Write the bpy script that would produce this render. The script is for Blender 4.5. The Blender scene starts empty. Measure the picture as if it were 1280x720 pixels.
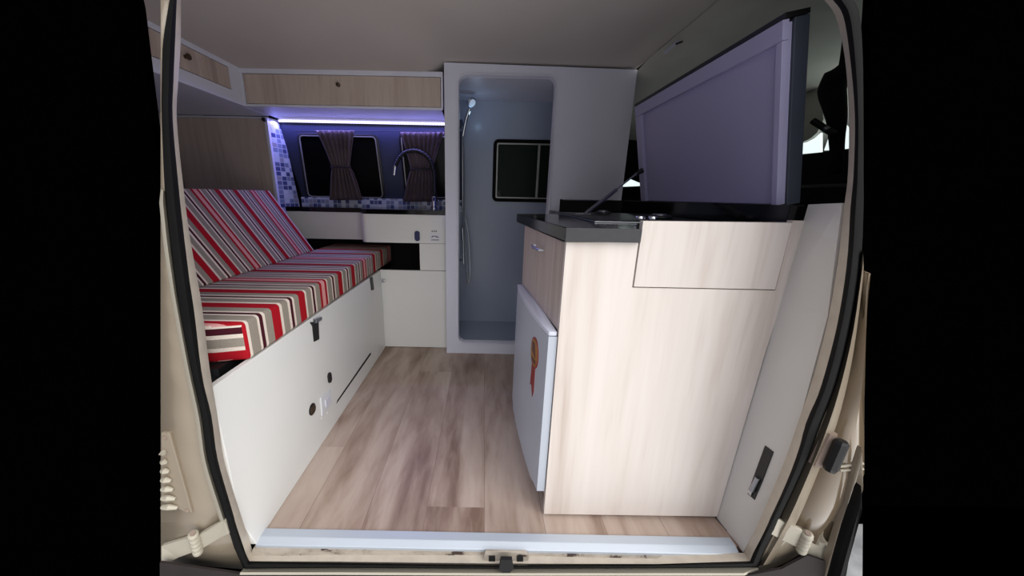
import bpy, bmesh, math, random
from mathutils import Vector
random.seed(4)
C = bpy.context.scene.collection
sc = bpy.context.scene
# ---------------------------------------------------------------- camera
FPX = 421.0; PITCH = math.radians(15.3); ROLL = 0.02; CX, CY = 603.0, 360.0
F_ = Vector((0, math.cos(PITCH), -math.sin(PITCH)))
R0 = Vector((1, 0, 0)); U0 = Vector((0, math.sin(PITCH), math.cos(PITCH)))
R_ = R0*math.cos(ROLL) + U0*math.sin(ROLL)
U_ = -R0*math.sin(ROLL) + U0*math.cos(ROLL)
O_ = Vector((0, 0, 1.0))
cam = bpy.data.cameras.new('camera'); cam_o = bpy.data.objects.new('camera', cam); C.objects.link(cam_o)
from mathutils import Matrix
m3 = Matrix((R_, U_, -F_)).transposed()
cam_o.matrix_world = Matrix.Translation(O_) @ m3.to_4x4()
cam.sensor_width = 36; cam.lens = FPX/1280*36; cam.shift_x = (640-CX)/1280; cam.clip_start = .02
sc.camera = cam_o
# ---------------------------------------------------------------- exposure, world, lights
sc.view_settings.view_transform = 'Standard'; sc.view_settings.look = 'None'
sc.view_settings.gamma = 1; sc.view_settings.exposure = 0.0; sc.view_settings.use_curve_mapping = False
SKY, HORIZON, GROUND = 2.95, .75, 1.3
w = bpy.data.worlds.new('world'); sc.world = w; w.use_nodes = True
nt = w.node_tree; nt.nodes.clear()
def wn(t, **k):
    n = nt.nodes.new(t)
    for a, b in k.items(): setattr(n, a, b)
    return n
tc = wn('ShaderNodeTexCoord'); sp = wn('ShaderNodeSeparateXYZ'); nt.links.new(tc.outputs['Generated'], sp.inputs[0])
ry = wn('ShaderNodeMapRange', interpolation_type='SMOOTHSTEP'); ry.inputs[1].default_value = -0.02; ry.inputs[2].default_value = -0.3
nt.links.new(sp.outputs['Y'], ry.inputs[0])
rx = wn('ShaderNodeMapRange', interpolation_type='SMOOTHSTEP'); rx.inputs[1].default_value = -1.0; rx.inputs[2].default_value = 0.9
rx.inputs[3].default_value = .2; rx.inputs[4].default_value = 1.6
nt.links.new(sp.outputs['X'], rx.inputs[0])
zm = wn('ShaderNodeMapRange'); zm.inputs[1].default_value = -1; zm.inputs[2].default_value = 1; nt.links.new(sp.outputs['Z'], zm.inputs[0])
rz = wn('ShaderNodeValToRGB'); rz.color_ramp.interpolation = 'EASE'; e_ = rz.color_ramp.elements
for i, (p_, v_) in enumerate(((.40, GROUND), (.47, HORIZON), (.56, HORIZON), (.80, SKY))):
    q_ = e_[i] if i < 2 else e_.new(p_)
    q_.position = p_; q_.color = (v_/4, v_/4, v_/4, 1)
nt.links.new(zm.outputs[0], rz.inputs[0])
m1 = wn('ShaderNodeMath', operation='MULTIPLY'); nt.links.new(ry.outputs[0], m1.inputs[0]); m0 = wn('ShaderNodeMath', operation='MULTIPLY'); m0.inputs[1].default_value = 4; nt.links.new(rz.outputs[0], m0.inputs[0]); nt.links.new(m0.outputs[0], m1.inputs[1])
m2 = wn('ShaderNodeMath', operation='MULTIPLY'); nt.links.new(m1.outputs[0], m2.inputs[0]); nt.links.new(rx.outputs[0], m2.inputs[1])
bg = wn('ShaderNodeBackground'); cr_ = wn('ShaderNodeValToRGB'); cr_.color_ramp.elements[0].position = .2; cr_.color_ramp.elements[0].color = (.93, .95, 1.05, 1)
cr_.color_ramp.elements[1].position = .62; cr_.color_ramp.elements[1].color = (1, .99, .975, 1)
xm = wn('ShaderNodeMapRange'); xm.inputs[1].default_value = -1; xm.inputs[2].default_value = 1; nt.links.new(sp.outputs['X'], xm.inputs[0])
nt.links.new(xm.outputs[0], cr_.inputs[0]); nt.links.new(cr_.outputs[0], bg.inputs[0])
nt.links.new(m2.outputs[0], bg.inputs[1])
wo = wn('ShaderNodeOutputWorld'); nt.links.new(bg.outputs[0], wo.inputs[0])

# ---------------------------------------------------------------- unprojection onto true planes
def at(u, v, **k):
    d = F_ + R_*((u-CX)/FPX) + U_*((CY-v)/FPX)
    (a, val), = k.items(); i = 'xyz'.index(a)
    return O_ + d*((val-O_[i])/d[i])

def sstep(a, b, x):
    t = min(1, max(0, (x-a)/(b-a))); return t*t*(3-2*t)
def atb(u, v, y):
    """point on the van side, which bulges outwards at waist height"""
    return at(u, v, y=y-.046*sstep(230, 400, v)*(1-sstep(655, 688, v)))

# ---------------------------------------------------------------- materials
def lin(c):
    return tuple(((x/255)/12.92 if x/255 <= .04045 else ((x/255+.055)/1.055)**2.4) for x in c)+(1,)
class N:
    def __init__(s, name):
        s.m = bpy.data.materials.new(name); s.m.use_nodes = True; s.t = s.m.node_tree
        s.b = s.t.nodes['Principled BSDF']; s.geo = None
    def n(s, t, **k):
        x = s.t.nodes.new(t)
        for a, b in k.items(): setattr(x, a, b)
        return x
    def l(s, a, b): s.t.links.new(a, b)
    def pos(s):
        if not s.geo: s.geo = s.n('ShaderNodeNewGeometry')
        return s.geo.outputs['Position']
    def scaled(s, v, src=None):
        x = s.n('ShaderNodeVectorMath', operation='MULTIPLY'); s.l(src or s.pos(), x.inputs[0]); x.inputs[1].default_value = v
        return x.outputs[0]
    def noise(s, vec, scale=1, detail=3, rough=.5, dist=0):
        x = s.n('ShaderNodeTexNoise'); s.l(vec, x.inputs['Vector']); x.inputs['Scale'].default_value = scale
        x.inputs['Detail'].default_value = detail; x.inputs['Roughness'].default_value = rough; x.inputs['Distortion'].default_value = dist
        return x.outputs['Fac']
    def ramp(s, fac, stops, const=False):
        r = s.n('ShaderNodeValToRGB'); s.l(fac, r.inputs[0]); e = r.color_ramp.elements
        if const: r.color_ramp.interpolation = 'CONSTANT'
        e[0].position, e[0].color = stops[0]; e[1].position, e[1].color = stops[1]
        for p, c in stops[2:]:
            q = e.new(p); q.color = c
        return r.outputs[0]
    def math(s, op, a, b=None):
        x = s.n('ShaderNodeMath', operation=op)
        for i, q in enumerate((a, b)):
            if q is None: continue
            if isinstance(q, (int, float)): x.inputs[i].default_value = q
            else: s.l(q, x.inputs[i])
        return x.outputs[0]
    def bump(s, h, strength=.1, dist=.002):
        x = s.n('ShaderNodeBump'); s.l(h, x.inputs['Height']); x.inputs['Strength'].default_value = strength
        x.inputs['Distance'].default_value = dist; s.l(x.outputs[0], s.b.inputs['Normal'])
    def mix(s, fac, a, b, mode='MIX'):
        x = s.n('ShaderNodeMix', data_type='RGBA', blend_type=mode)
        for i, q in ((0, fac), (6, a), (7, b)):
            if isinstance(q, (int, float)): x.inputs[i].default_value = q
            elif isinstance(q, tuple): x.inputs[i].default_value = q
            else: s.l(q, x.inputs[i])
        return x.outputs[2]
def plain(name, col, rough=.5, metal=0, var=.06, nscale=6, bump=0, coat=0, spec=None):
    k = N(name); c = lin(col)
    f = k.noise(k.pos(), nscale, 4)
    a = tuple(x*(1-var) for x in c[:3])+(1,); b = tuple(min(1, x*(1+var)) for x in c[:3])+(1,)
    k.l(k.ramp(f, [(.3, a), (.7, b)]), k.b.inputs['Base Color'])
    k.b.inputs['Roughness'].default_value = rough; k.b.inputs['Metallic'].default_value = metal
    if coat: k.b.inputs['Coat Weight'].default_value = coat
    if spec is not None: k.b.inputs['Specular IOR Level'].default_value = spec
    if bump: k.bump(k.noise(k.pos(), 220, 2), bump, .001)
    return k.m
def emis(name, col, strength, base=(200, 200, 200)):
    k = N(name); k.b.inputs['Base Color'].default_value = lin(base)
    k.b.inputs['Emission Color'].default_value = col; k.b.inputs['Emission Strength'].default_value = strength
    return k.m
def wood(name, scale, cols, rough=.45, dist=.6, off=0):
    k = N(name)
    f = k.noise(k.scaled(scale), 1, 5, .6, dist)
    f2 = k.noise(k.scaled(tuple(a*5 for a in scale)), 1, 3, .6, .2)
    g = k.math('ADD', k.math('MULTIPLY', f, .75), k.math('MULTIPLY', f2, .25))
    k.l(k.ramp(g, [(p, lin(c)) for p, c in cols]), k.b.inputs['Base Color'])
    k.b.inputs['Roughness'].default_value = rough
    k.bump(f2, .05, .001)
    return k.m
M = {}
LW = [(.32, (172, 154, 142)), (.40, (200, 186, 176)), (.50, (216, 206, 198)), (.60, (222, 213, 206)), (.72, (204, 192, 182))]
M['panel_wood'] = wood('light_wood', (5.5, 5.5, .35), LW)
DW = [(.34, (166, 148, 138)), (.45, (186, 168, 158)), (.55, (198, 182, 172)), (.68, (178, 160, 150))]
M['cab_wood'] = wood('overhead_wood', (10, 10, .8), DW)
M['closet_wood'] = wood('closet_wood', (9, 9, .8), [(.34, (168, 152, 140)), (.45, (184, 168, 156)), (.55, (194, 178, 166)), (.68, (176, 160, 148))])
M['white'] = plain('white_laminate', (228, 228, 226), .38, var=.01)
M['white_blue_cast'] = plain('white_panel_blue_cast', (214, 215, 230), .4, var=.015)  # white plastic and board, with a bluish light cast mixed into the colour
M['lid_white_blue_cast'] = plain('lid_white_blue_cast', (184, 180, 216), .45, var=.01)  # white underside; the violet cast of the light strip is tinted in
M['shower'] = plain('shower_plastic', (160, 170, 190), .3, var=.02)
M['ceil'] = plain('ceiling_lining', (196, 188, 184), .75, var=.03, nscale=3, bump=.05)
M['head'] = plain('cab_headliner', (204, 204, 194), .9, var=.08, nscale=4)
M['black_top'] = plain('black_worktop', (12, 12, 15), .1, var=.2, nscale=60)
M['edge_grey'] = plain('worktop_edge', (52, 52, 56), .4, var=.1, nscale=60)
M['black'] = plain('black_plastic', (16, 16, 18), .45)
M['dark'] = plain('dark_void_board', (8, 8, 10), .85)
M['blocker'] = plain('light_block_black', (1, 1, 1), 1.0, spec=0)  # made-up black surface for the side walls, swallows stray light
M['glass_black'] = plain('tinted_glass', (7, 10, 9), .3, spec=.15)
M['glass_green'] = plain('green_tinted_glass', (20, 34, 24), .4, spec=.12)
M['rubber'] = plain('black_rubber', (15, 15, 15), .8, var=.25, nscale=20, bump=.3, spec=.15)
M['chrome'] = plain('chrome', (205, 207, 212), .16, 1)
M['steel'] = plain('brushed_steel', (168, 170, 176), .32, 1)
M['bronze'] = plain('bronze_knob', (92, 78, 66), .35, .8)
M['alu'] = plain('aluminium_strip', (186, 194, 204), .35, .25, var=.02)
M['blue_wall'] = plain('navy_wall_panel', (44, 50, 74), .55, var=.05)
M['mirror_frame'] = plain('window_bead', (168, 168, 164), .4, .3)
M['curtain'] = plain('mauve_curtain', (98, 84, 88), .9, var=.08, nscale=18, bump=.2)
M['tie'] = plain('curtain_tie', (46, 38, 42), .9)
M['body'] = plain('beige_paint', (136, 124, 107), .35, var=.05, nscale=5, coat=.3)
M['body_gloss'] = plain('glossy_beige_paint', (124, 108, 88), .15, var=.04, nscale=5, coat=.8)
M['body_pale'] = plain('pale_beige_edge', (176, 169, 153), .4, var=.05)
M['trim_light'] = plain('pale_trim', (188, 178, 164), .5, var=.08, nscale=30)
M['trim_brown'] = plain('brown_trim', (140, 122, 110), .6, var=.1, nscale=30)
M['under'] = plain('rusty_underbody', (28, 18, 16), .8, var=.3, nscale=20)
M['seat_black'] = plain('cab_black_cloth', (14, 15, 18), .9)
M['red'] = plain('red_ink', (136, 30, 34), .4); M['gold'] = plain('gold_ink', (160, 112, 44), .4); M['maroon'] = plain('dark_print', (88, 40, 40), .4)
M['fridge'] = plain('fridge_white', (178, 184, 194), .35, var=.01)
M['fridge_top'] = plain('fridge_cap', (206, 208, 222), .35, var=.01)
M['navy_switch'] = plain('navy_switch', (24, 30, 84), .3)
M['print'] = plain('grey_print', (120, 120, 128), .6); M['sticker'] = plain('sticker_paper', (222, 224, 230), .3)
M['sky_pane'] = emis('daylit_windscreen', (.86, 1, .99, 1), 1.0)
M['led'] = None
# painted sill with chipped paint
k = N('chipped_beige_paint')
f = k.noise(k.scaled((14, 14, 40)), 1, 6, .7, .3)
k.l(k.ramp(f, [(.40, lin((60, 46, 40))), (.43, lin((150, 140, 127))), (.6, lin((172, 162, 150)))]), k.b.inputs['Base Color'])
k.b.inputs['Roughness'].default_value = .5; M['sill'] = k.m
# LED tape: rows of diodes
k = N('led_tape'); s = k.n('ShaderNodeSeparateXYZ'); k.l(k.pos(), s.inputs[0])
fr = k.math('FRACT', k.math('MULTIPLY', s.outputs[0], 55))
on = k.math('LESS_THAN', k.math('ABSOLUTE', k.math('SUBTRACT', fr, .5)), .3)
k.l(k.ramp(on, [(0, (.45, .38, 1, 1)), (1, (.86, .84, 1, 1))]), k.b.inputs['Emission Color'])
k.b.inputs['Emission Strength'].default_value = 2.2; k.b.inputs['Base Color'].default_value = lin((120, 110, 210)); M['led'] = k.m
# striped fabric
CR = (228, 214, 202); GR = (150, 141, 130); RD = (168, 20, 34); MR = (70, 22, 34); PK = (222, 158, 156)
SEQ = [('R', .043), ('c', .009), ('g', .036), ('c', .012), ('m', .017), ('c', .011), ('g', .028), ('R', .0), ]
SEQ = [(RD, .043), (CR, .012), (GR, .035), (CR, .012), (MR, .017), (CR, .012), (GR, .028),
       (RD, .044), (CR, .012), (GR, .036), (CR, .009), (MR, .016), (CR, .011), (GR, .034),
       (RD, .017), (PK, .028), (RD, .018), (CR, .009), (GR, .038), (CR, .009), (MR, .016), (CR, .011), (GR, .035)]
def stripes(name, axis, period, origin, seq):
    tot = sum(a[1] for a in seq)
    k = N(name); s = k.n('ShaderNodeSeparateXYZ'); k.l(k.pos(), s.inputs[0])
    v = k.math('DIVIDE', k.math('SUBTRACT', s.outputs[axis], origin), period)
    f = k.math('SUBTRACT', v, k.math('FLOOR', v))
    st, p = [], 0
    for c, wd in seq: st.append((p, lin(c))); p += wd/tot
    col = k.ramp(f, st, True)
    ns = k.noise(k.pos(), 350, 2)
    k.l(k.mix(.22, col, k.ramp(ns, [(.3, (.25, .25, .25, 1)), (.7, (1, 1, 1, 1))]), 'MULTIPLY'), k.b.inputs['Base Color'])
    k.b.inputs['Roughness'].default_value = .9; k.b.inputs['Specular IOR Level'].default_value = .15
    k.bump(ns, .3, .001); return k.m
M['stripe_seat'] = stripes('striped_seat_fabric', 1, .487, .977, SEQ)
M['stripe_back'] = stripes('striped_back_fabric', 1, .375, 1.63, SEQ)
M['stripe_end'] = stripes('striped_end_fabric', 2, .125, .540, [(RD, .034), (CR, .011), (GR, .026), (CR, .012), (MR, .019), (CR, .023)])
# floor planks
k = N('vinyl_plank_floor'); s = k.n('ShaderNodeSeparateXYZ'); k.l(k.pos(), s.inputs[0])
px = k.math('DIVIDE', k.math('SUBTRACT', s.outputs[0], .02), .19)
ix = k.math('FLOOR', px); fx = k.math('SUBTRACT', px, ix)
iy = k.math('FLOOR', k.math('ADD', k.math('DIVIDE', s.outputs[1], 2.4), k.math('MULTIPLY', ix, .37)))
cb = k.n('ShaderNodeCombineXYZ'); k.l(ix, cb.inputs[0]); k.l(iy, cb.inputs[1])
wnz = k.n('ShaderNodeTexWhiteNoise'); k.l(cb.outputs[0], wnz.inputs[0])
off = k.n('ShaderNodeVectorMath', operation='MULTIPLY_ADD'); k.l(wnz.outputs['Color'], off.inputs[0]); off.inputs[1].default_value = (9, 9, 9); k.l(k.scaled((5.5, 1.1, 1)), off.inputs[2])
f = k.noise(off.outputs[0], .8, 4, .5, 1.3)
f2 = k.noise(k.scaled((1, 1, 1), off.outputs[0]), 5, 3, .6, .4)
g = k.math('ADD', k.math('MULTIPLY', f, .72), k.math('MULTIPLY', f2, .28))
g = k.math('ADD', g, k.math('MULTIPLY', k.math('SUBTRACT', wnz.outputs['Value'], .5), .10))
col = k.ramp(g, [(.33, lin((120, 97, 83))), (.43, lin((150, 129, 115))), (.52, lin((170, 151, 138))), (.68, lin((186, 170, 158)))])
gap = k.math('LESS_THAN', fx, .008)
k.l(k.mix(gap, col, lin((120, 98, 84))), k.b.inputs['Base Color']); k.b.inputs['Roughness'].default_value = .38
k.bump(f2, .04, .001); M['floor'] = k.m
# mosaic: small glass tiles with pale grout (a along the face, z up)
def mosaic(name, ax):
    k = N(name); s = k.n('ShaderNodeSeparateXYZ'); k.l(k.pos(), s.inputs[0]); T = .029
    a = k.math('DIVIDE', s.outputs[ax], T if ax == 0 else T*1.3); b = k.math('DIVIDE', s.outputs[2], T)
    ia, ib = k.math('FLOOR', a), k.math('FLOOR', b)
    fa, fb = k.math('SUBTRACT', a, ia), k.math('SUBTRACT', b, ib)
    cb = k.n('ShaderNodeCombineXYZ'); k.l(ia, cb.inputs[0]); k.l(ib, cb.inputs[1])
    wz = k.n('ShaderNodeTexWhiteNoise'); k.l(cb.outputs[0], wz.inputs[0])
    col = k.ramp(wz.outputs['Value'], [(0, lin((78, 88, 132))), (.2, lin((134, 146, 172))), (.42, lin((196, 204, 218))), (.62, lin((160, 160, 168))), (.74, lin((104, 112, 146))), (.84, lin((210, 216, 226)))], True)
    g1 = k.math('GREATER_THAN', k.math('MAXIMUM', fa, fb), .86)
    k.l(k.mix(g1, col, lin((196, 204, 214))), k.b.inputs['Base Color']); k.b.inputs['Roughness'].default_value = .2
    return k.m
M['mosaic_side'] = mosaic('mosaic_side', 1); M['mosaic_back'] = mosaic('mosaic_back', 0)

# ---------------------------------------------------------------- mesh building
class MB:
    def __init__(s): s.bm = bmesh.new()
    def box(s, x0, x1, y0, y1, z0, z1, bev=0):
        v = [s.bm.verts.new(p) for p in ((x0,y0,z0),(x1,y0,z0),(x1,y1,z0),(x0,y1,z0),(x0,y0,z1),(x1,y0,z1),(x1,y1,z1),(x0,y1,z1))]
        fs = [s.bm.faces.new([v[i] for i in q]) for q in ((3,2,1,0),(4,5,6,7),(0,1,5,4),(1,2,6,5),(2,3,7,6),(3,0,4,7))]
        if bev: s._bev(fs, bev)
        return s
    def _bev(s, fs, bev, seg=2):
        es = list({e for f in fs for e in f.edges})
        bmesh.ops.bevel(s.bm, geom=es, offset=bev, segments=seg, affect='EDGES', profile=.5)
    def poly(s, pts, d, bev=0, seg=2):
        """closed polygon extruded by the vector d"""
        pts = [Vector(p) for p in pts]; d = Vector(d)
        n = Vector((0,0,0))
        for i, p in enumerate(pts): n += p.cross(pts[(i+1) % len(pts)])
        if n.dot(d) > 0: pts = pts[::-1]
        a = [s.bm.verts.new(p) for p in pts]; b = [s.bm.verts.new(p+d) for p in pts]
        f1 = s.bm.faces.new(a); f2 = s.bm.faces.new(b[::-1]); fs = [f1, f2]
        for i in range(len(a)):
            j = (i+1) % len(a); fs.append(s.bm.faces.new((a[j], a[i], b[i], b[j])))
        if bev: s._bev(fs, bev, seg)
        return s
    def hull(s, b0, b1):
        """six-sided block between two quads with matching corners"""
        a = [s.bm.verts.new(Vector(p)) for p in b0]; b = [s.bm.verts.new(Vector(p)) for p in b1]
        fs = [s.bm.faces.new(a), s.bm.faces.new(b[::-1])]
        for i in range(4):
            j = (i+1) % 4; fs.append(s.bm.faces.new((a[j], a[i], b[i], b[j])))
        return fs
    def strip(s, rails, closed=False):
        """skin between polylines that have the same number of points"""
        g = [[s.bm.verts.new(Vector(p)) for p in r] for r in rails]
        for i in range(len(g)-1):
            n = len(g[i])
            for j in range(n if closed else n-1):
                q = (j+1) % n
                s.bm.faces.new((g[i][j], g[i][q], g[i+1][q], g[i+1][j]))
        return s
    def tube(s, pts, r, seg=10, caps=True):
        pts = [Vector(p) for p in pts]; rs = r if isinstance(r, (list, tuple)) else [r]*len(pts)
        rings = []; up = None
        for i, p in enumerate(pts):
            t = (pts[min(i+1, len(pts)-1)]-pts[max(i-1, 0)]).normalized()
            if up is None: up = t.orthogonal().normalized()
            up = (up - t*up.dot(t)).normalized(); sd = t.cross(up)
            rings.append([s.bm.verts.new(p+(up*math.cos(a)+sd*math.sin(a))*rs[i]) for a in [2*math.pi*q/seg for q in range(seg)]])
        for i in range(len(rings)-1):
            for j in range(seg):
                q = (j+1) % seg; s.bm.faces.new((rings[i][j], rings[i][q], rings[i+1][q], rings[i+1][j]))
        if caps: s.bm.faces.new(rings[0][::-1]); s.bm.faces.new(rings[-1])
        return s
    def disc(s, c, n, r, h, seg=24, prof=None):
        c = Vector(c); n = Vector(n).normalized(); prof = prof or [(0, r), (h*.7, r), (h, r*.85)]
        return s.tube([c+n*p[0] for p in prof], [p[1] for p in prof], seg)
def finish(mb, smooth):
    bmesh.ops.recalc_face_normals(mb.bm, faces=mb.bm.faces)
    if smooth:
        for f in mb.bm.faces: f.smooth = True
def obj(name, mb, mat, parent=None, label=None, smooth=False, solid=0, mats=None, subd=0, sol_off=0):
    finish(mb, smooth)
    me = bpy.data.meshes.new(name)
    o = bpy.data.objects.new(name, me); C.objects.link(o)
    if parent:
        org = parent.get('_o'); org = Vector(org)
    else:
        cs = [v.co for v in mb.bm.verts]
        org = Vector((sum(c.x for c in cs)/len(cs), sum(c.y for c in cs)/len(cs), min(c.z for c in cs)))
    bmesh.ops.translate(mb.bm, verts=mb.bm.verts, vec=-org)
    mb.bm.to_mesh(me); mb.bm.free()
    for q in (mats or [mat]): me.materials.append(q)
    if parent: o.parent = parent
    else: o.location = org
    o['_o'] = tuple(org)
    if smooth:
        try: me.set_sharp_from_angle(angle=math.radians(38))
        except Exception: pass
    if solid:
        md = o.modifiers.new('s', 'SOLIDIFY'); md.thickness = solid; md.offset = sol_off
    if subd:
        md = o.modifiers.new('d', 'SUBSURF'); md.levels = md.render_levels = subd
    if label: o['label'] = label
    return o
def thing(name, label, cat, loc, group=None):
    o = bpy.data.objects.new(name, None); C.objects.link(o); o.location = loc; o['_o'] = tuple(loc)
    o.empty_display_size = .05; o['label'] = label; o['category'] = cat
    if group: o['group'] = group
    return o
def tag(o, label, cat, group=None):
    o['label'] = label; o['category'] = cat
    if group: o['group'] = group
    return o
def struct(name, mb, mat, label=None, cat=None, **k):
    o = obj(name, mb, mat, **k); o['kind'] = 'structure'
    if label: o['label'] = label; o['category'] = cat
    return o
def rrect(cx, cz, w2, h2, r, n=5):
    pts = []
    for sx, sz, a0 in ((1, 1, 0), (-1, 1, 90), (-1, -1, 180), (1, -1, 270)):
        for i in range(n+1):
            a = math.radians(a0+90*i/n); pts.append((cx+sx*(w2-r)+r*math.cos(a), cz+sz*(h2-r)+r*math.sin(a)))
    return pts
def arc(p0, p1, p2, n=16):
    p0, p1, p2 = map(Vector, (p0, p1, p2))
    return [p0*(1-t)**2 + p1*2*t*(1-t) + p2*t*t for t in [i/n for i in range(n+1)]]
def spline(P, n=6):
    P = [Vector(p) for p in P]; out = []
    for i in range(len(P)-1):
        a, b, c, d = P[max(i-1, 0)], P[i], P[i+1], P[min(i+2, len(P)-1)]
        for j in range(n):
            t = j/n
            out.append(.5*((2*b)+(c-a)*t+(2*a-5*b+4*c-d)*t*t+(3*b-3*c+d-a)*t**3))
    out.append(P[-1]); return out

# ================================================================ THE SETTING
struct('floor', MB().poly([(-.70, .775, 0), (.86, .775, 0), (.86, .90, 0), (.98, .90, 0), (.98, 1.5, 0), (2.35, 1.5, 0), (2.35, 2.62, 0), (-1.97, 2.62, 0), (-1.97, .82, 0), (-.70, .82, 0)], (0, 0, -.03)), M['floor'], 'beige brown wood plank vinyl floor of the van', 'floor')
# ceiling lining, drooping where it meets the overhead cabinets
def ceil_z(x, y):
    side = 1-sstep(-.32, -.22, x)
    d = max(sstep(1.45, 2.04, y), sstep(-.75, -1.32, x) if x < -.75 else 0)
    if x < -.75: d = max(sstep(1.45, 2.04, y), 1-sstep(-1.32, -.8, x))
    return 1.690-.05*d*side-.01*sstep(0, .8, x)
mb = MB()
xs = [-1.97+i*.06 for i in range(47)]; xs = [x for x in xs if x < .79]+[.80]
ys = [.74+i*.06 for i in range(32)]
mb.strip([[(x, y, ceil_z(x, y)) for y in ys] for x in xs])
struct('ceiling', mb, M['ceil'], 'grey brown smooth ceiling lining', 'ceiling', smooth=True, solid=.02, sol_off=0)
# cab headliner beyond the lining
mb = MB(); rails = []
for x in (.80, .95, 1.2, 1.5, 1.8, 2.1, 2.3):
    dz = -.05*sstep(.8, 2.3, x)*2.2
    rails.append([(x, y, 1.70+dz-dd) for y, dd in ((.74, 0), (1.3, 0), (1.8, .015), (2.1, .06), (2.3, .13), (2.42, .21), (2.5, .30))])
mb.strip(rails)
struct('trim_1', mb, M['head'], 'dark green grey headliner over the cab', 'headliner', smooth=True, solid=.015)
struct('wall_rear', MB().box(-2.0, -1.97, .74, 2.62, 0, 1.7), M['ceil'])
struct('wall_near', MB().poly([(-2.0, .78, -.25), (-.735, .78, -.25), (-.735, .78, .9), (-.69, .78, 1.35), (-.69, .78, 1.7), (-2.0, .78, 1.7)], (0, .02, 0)), M['blocker'])  # near side wall left of the doorway, blacked out to stop light leaking in
struct('wall_cab', MB().poly([(.90, .78, -.25), (.98, .78, -.25), (.98, .78, .16), (2.35, .78, .16), (2.35, .78, 1.7), (.72, .78, 1.7), (.73, .78, 1.45), (.765, .78, 1.3), (.815, .78, 1.15), (.86, .78, .95), (.88, .78, .8)], (0, .02, 0)), M['blocker'])  # cab side wall right of the doorway, black so outside light stays out
struct('wall_header', MB().box(-.69, .84, .77, .79, 1.50, 1.7), M['head'])
# far wall: leaning navy panel, straight above it, dark cab side
def wally(z): return 2.5-.24*max(0, z-.93)
mb = MB(); mb.hull([(-1.30, wally(.95), .95), (-.15, wally(.95), .95), (-.15, wally(1.47), 1.47), (-1.36, wally(1.47), 1.47)],
                   [(-1.30, 2.56, .95), (-.15, 2.56, .95), (-.15, 2.56, 1.47), (-1.36, 2.56, 1.47)])
struct('wall_back', mb, M['blue_wall'], 'navy blue leaning wall panel behind the sink counter', 'wall')
struct('wall_outer', MB().box(-1.97, 2.35, 2.57, 2.6, 0, 1.72), M['dark'])
struct('wall_front', MB().box(2.33, 2.37, .78, 2.6, 0, 1.72), M['dark'])
mb = MB(); mb.box(-1.30, -.15, 2.47, 2.56, .885, .968)
struct('trim_2', mb, M['mosaic_back'], 'low band of small blue and white mosaic tiles under the windows', 'tile band')

# --- near door opening: trim, rubber seal, painted body (true plane y ~ .74)
LE = [(0, 226, 221, 212), (50, 226, 219, 204), (100, 223, 217, 202), (150, 221, 216, 202), (240, 230, 224, 206), (300, 238, 231, 212),
      (380, 252, 243, 222), (460, 262, 252, 238), (520, 272, 265, 251), (575, 280, 273, 259), (631, 297, 289, 276), (686, 315, 306, 293)]
RE = [(0, 1030, 1041, 1068), (20, 1044, 1054, 1075), (72, 1056, 1062.5, 1078.5), (144, 1061, 1068.5, 1079.4), (216, 1060, 1067, 1079.5), (260, 1055, 1063, 1079.4),
      (332, 1046.6, 1057, 1076), (404, 1034, 1045, 1064.7), (476, 1015, 1027, 1047), (530, 997, 1006, 1026), (583, 978, 990, 1006), (649, 950, 961, 975), (686, 932, 943, 958)]
def dense(rows, k):
    P = [Vector(q[:3] if len(q) > 2 else (q[0], q[1], 0)) for q in rows]; ext = [q[3] if len(q) > 3 else 0 for q in rows]
    A_ = spline(P, k); B_ = spline([Vector((e, 0, 0)) for e in ext], k)
    return [tuple(a)+(b.x,) if len(rows[0]) > 3 else (a.x, a.y) for a, b in zip(A_, B_)]
LE = dense(LE, 4); RE = dense(RE, 4)
top0 = [(1015, -22), (985, -38), (900, -48), (700, -50), (500, -50), (330, -48), (262, -40), (238, -24)]
bot = {0: [(318, 690), (420, 689), (620, 691), (820, 693), (930, 691)], 1: [(312, 702), (420, 704), (620, 707), (820, 706), (937, 701)], 2: [(305, 712), (420, 710.5), (620, 711.5), (820, 711), (948, 710)]}
def loop(kk, y):
    """closed loop of the door opening, kk = 0 inner, 1 seal inner, 2 seal outer"""
    g = [0, 9, 26][kk]
    pts = [(LE[i][1+kk], LE[i][0]) for i in range(len(LE))] + bot[kk] + [(RE[i][1+kk], RE[i][0]) for i in range(len(RE)-1, -1, -1)]
    tp = []
    for u, v in top0:
        du = (u-630)/400; tp.append((u+g*max(-1, min(1, du*1.1)), v-g))
    pts += tp
    return [atb(u, v, y) for u, v in pts]
def cl(rails): return MB().strip(rails, closed=True)
nL, nB = len(LE), 5
a0, a1 = loop(0, .755), loop(1, .735)
mid = [(p+q)/2+Vector((0, -.012, 0)) for p, q in zip(loop(0, .742), loop(1, .735))]
struct('trim_3', cl([loop(0, .80), a0, mid, a1]), M['trim_light'], 'pale lipped trim around the inside of the door opening', 'trim', smooth=True)
e1, e2 = loop(1, .735), loop(2, .735)
ra = []
for t, yy in ((0, .735), (.15, .722), (.4, .712), (.62, .712), (.85, .722), (1, .74)):
    A, B = loop(1, yy), loop(2, yy); ra.append([p*(1-t)+q*t for p, q in zip(A, B)])
struct('trim_4', cl(ra), M['rubber'], 'thick black rubber seal around the door opening', 'door seal', smooth=True)
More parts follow.
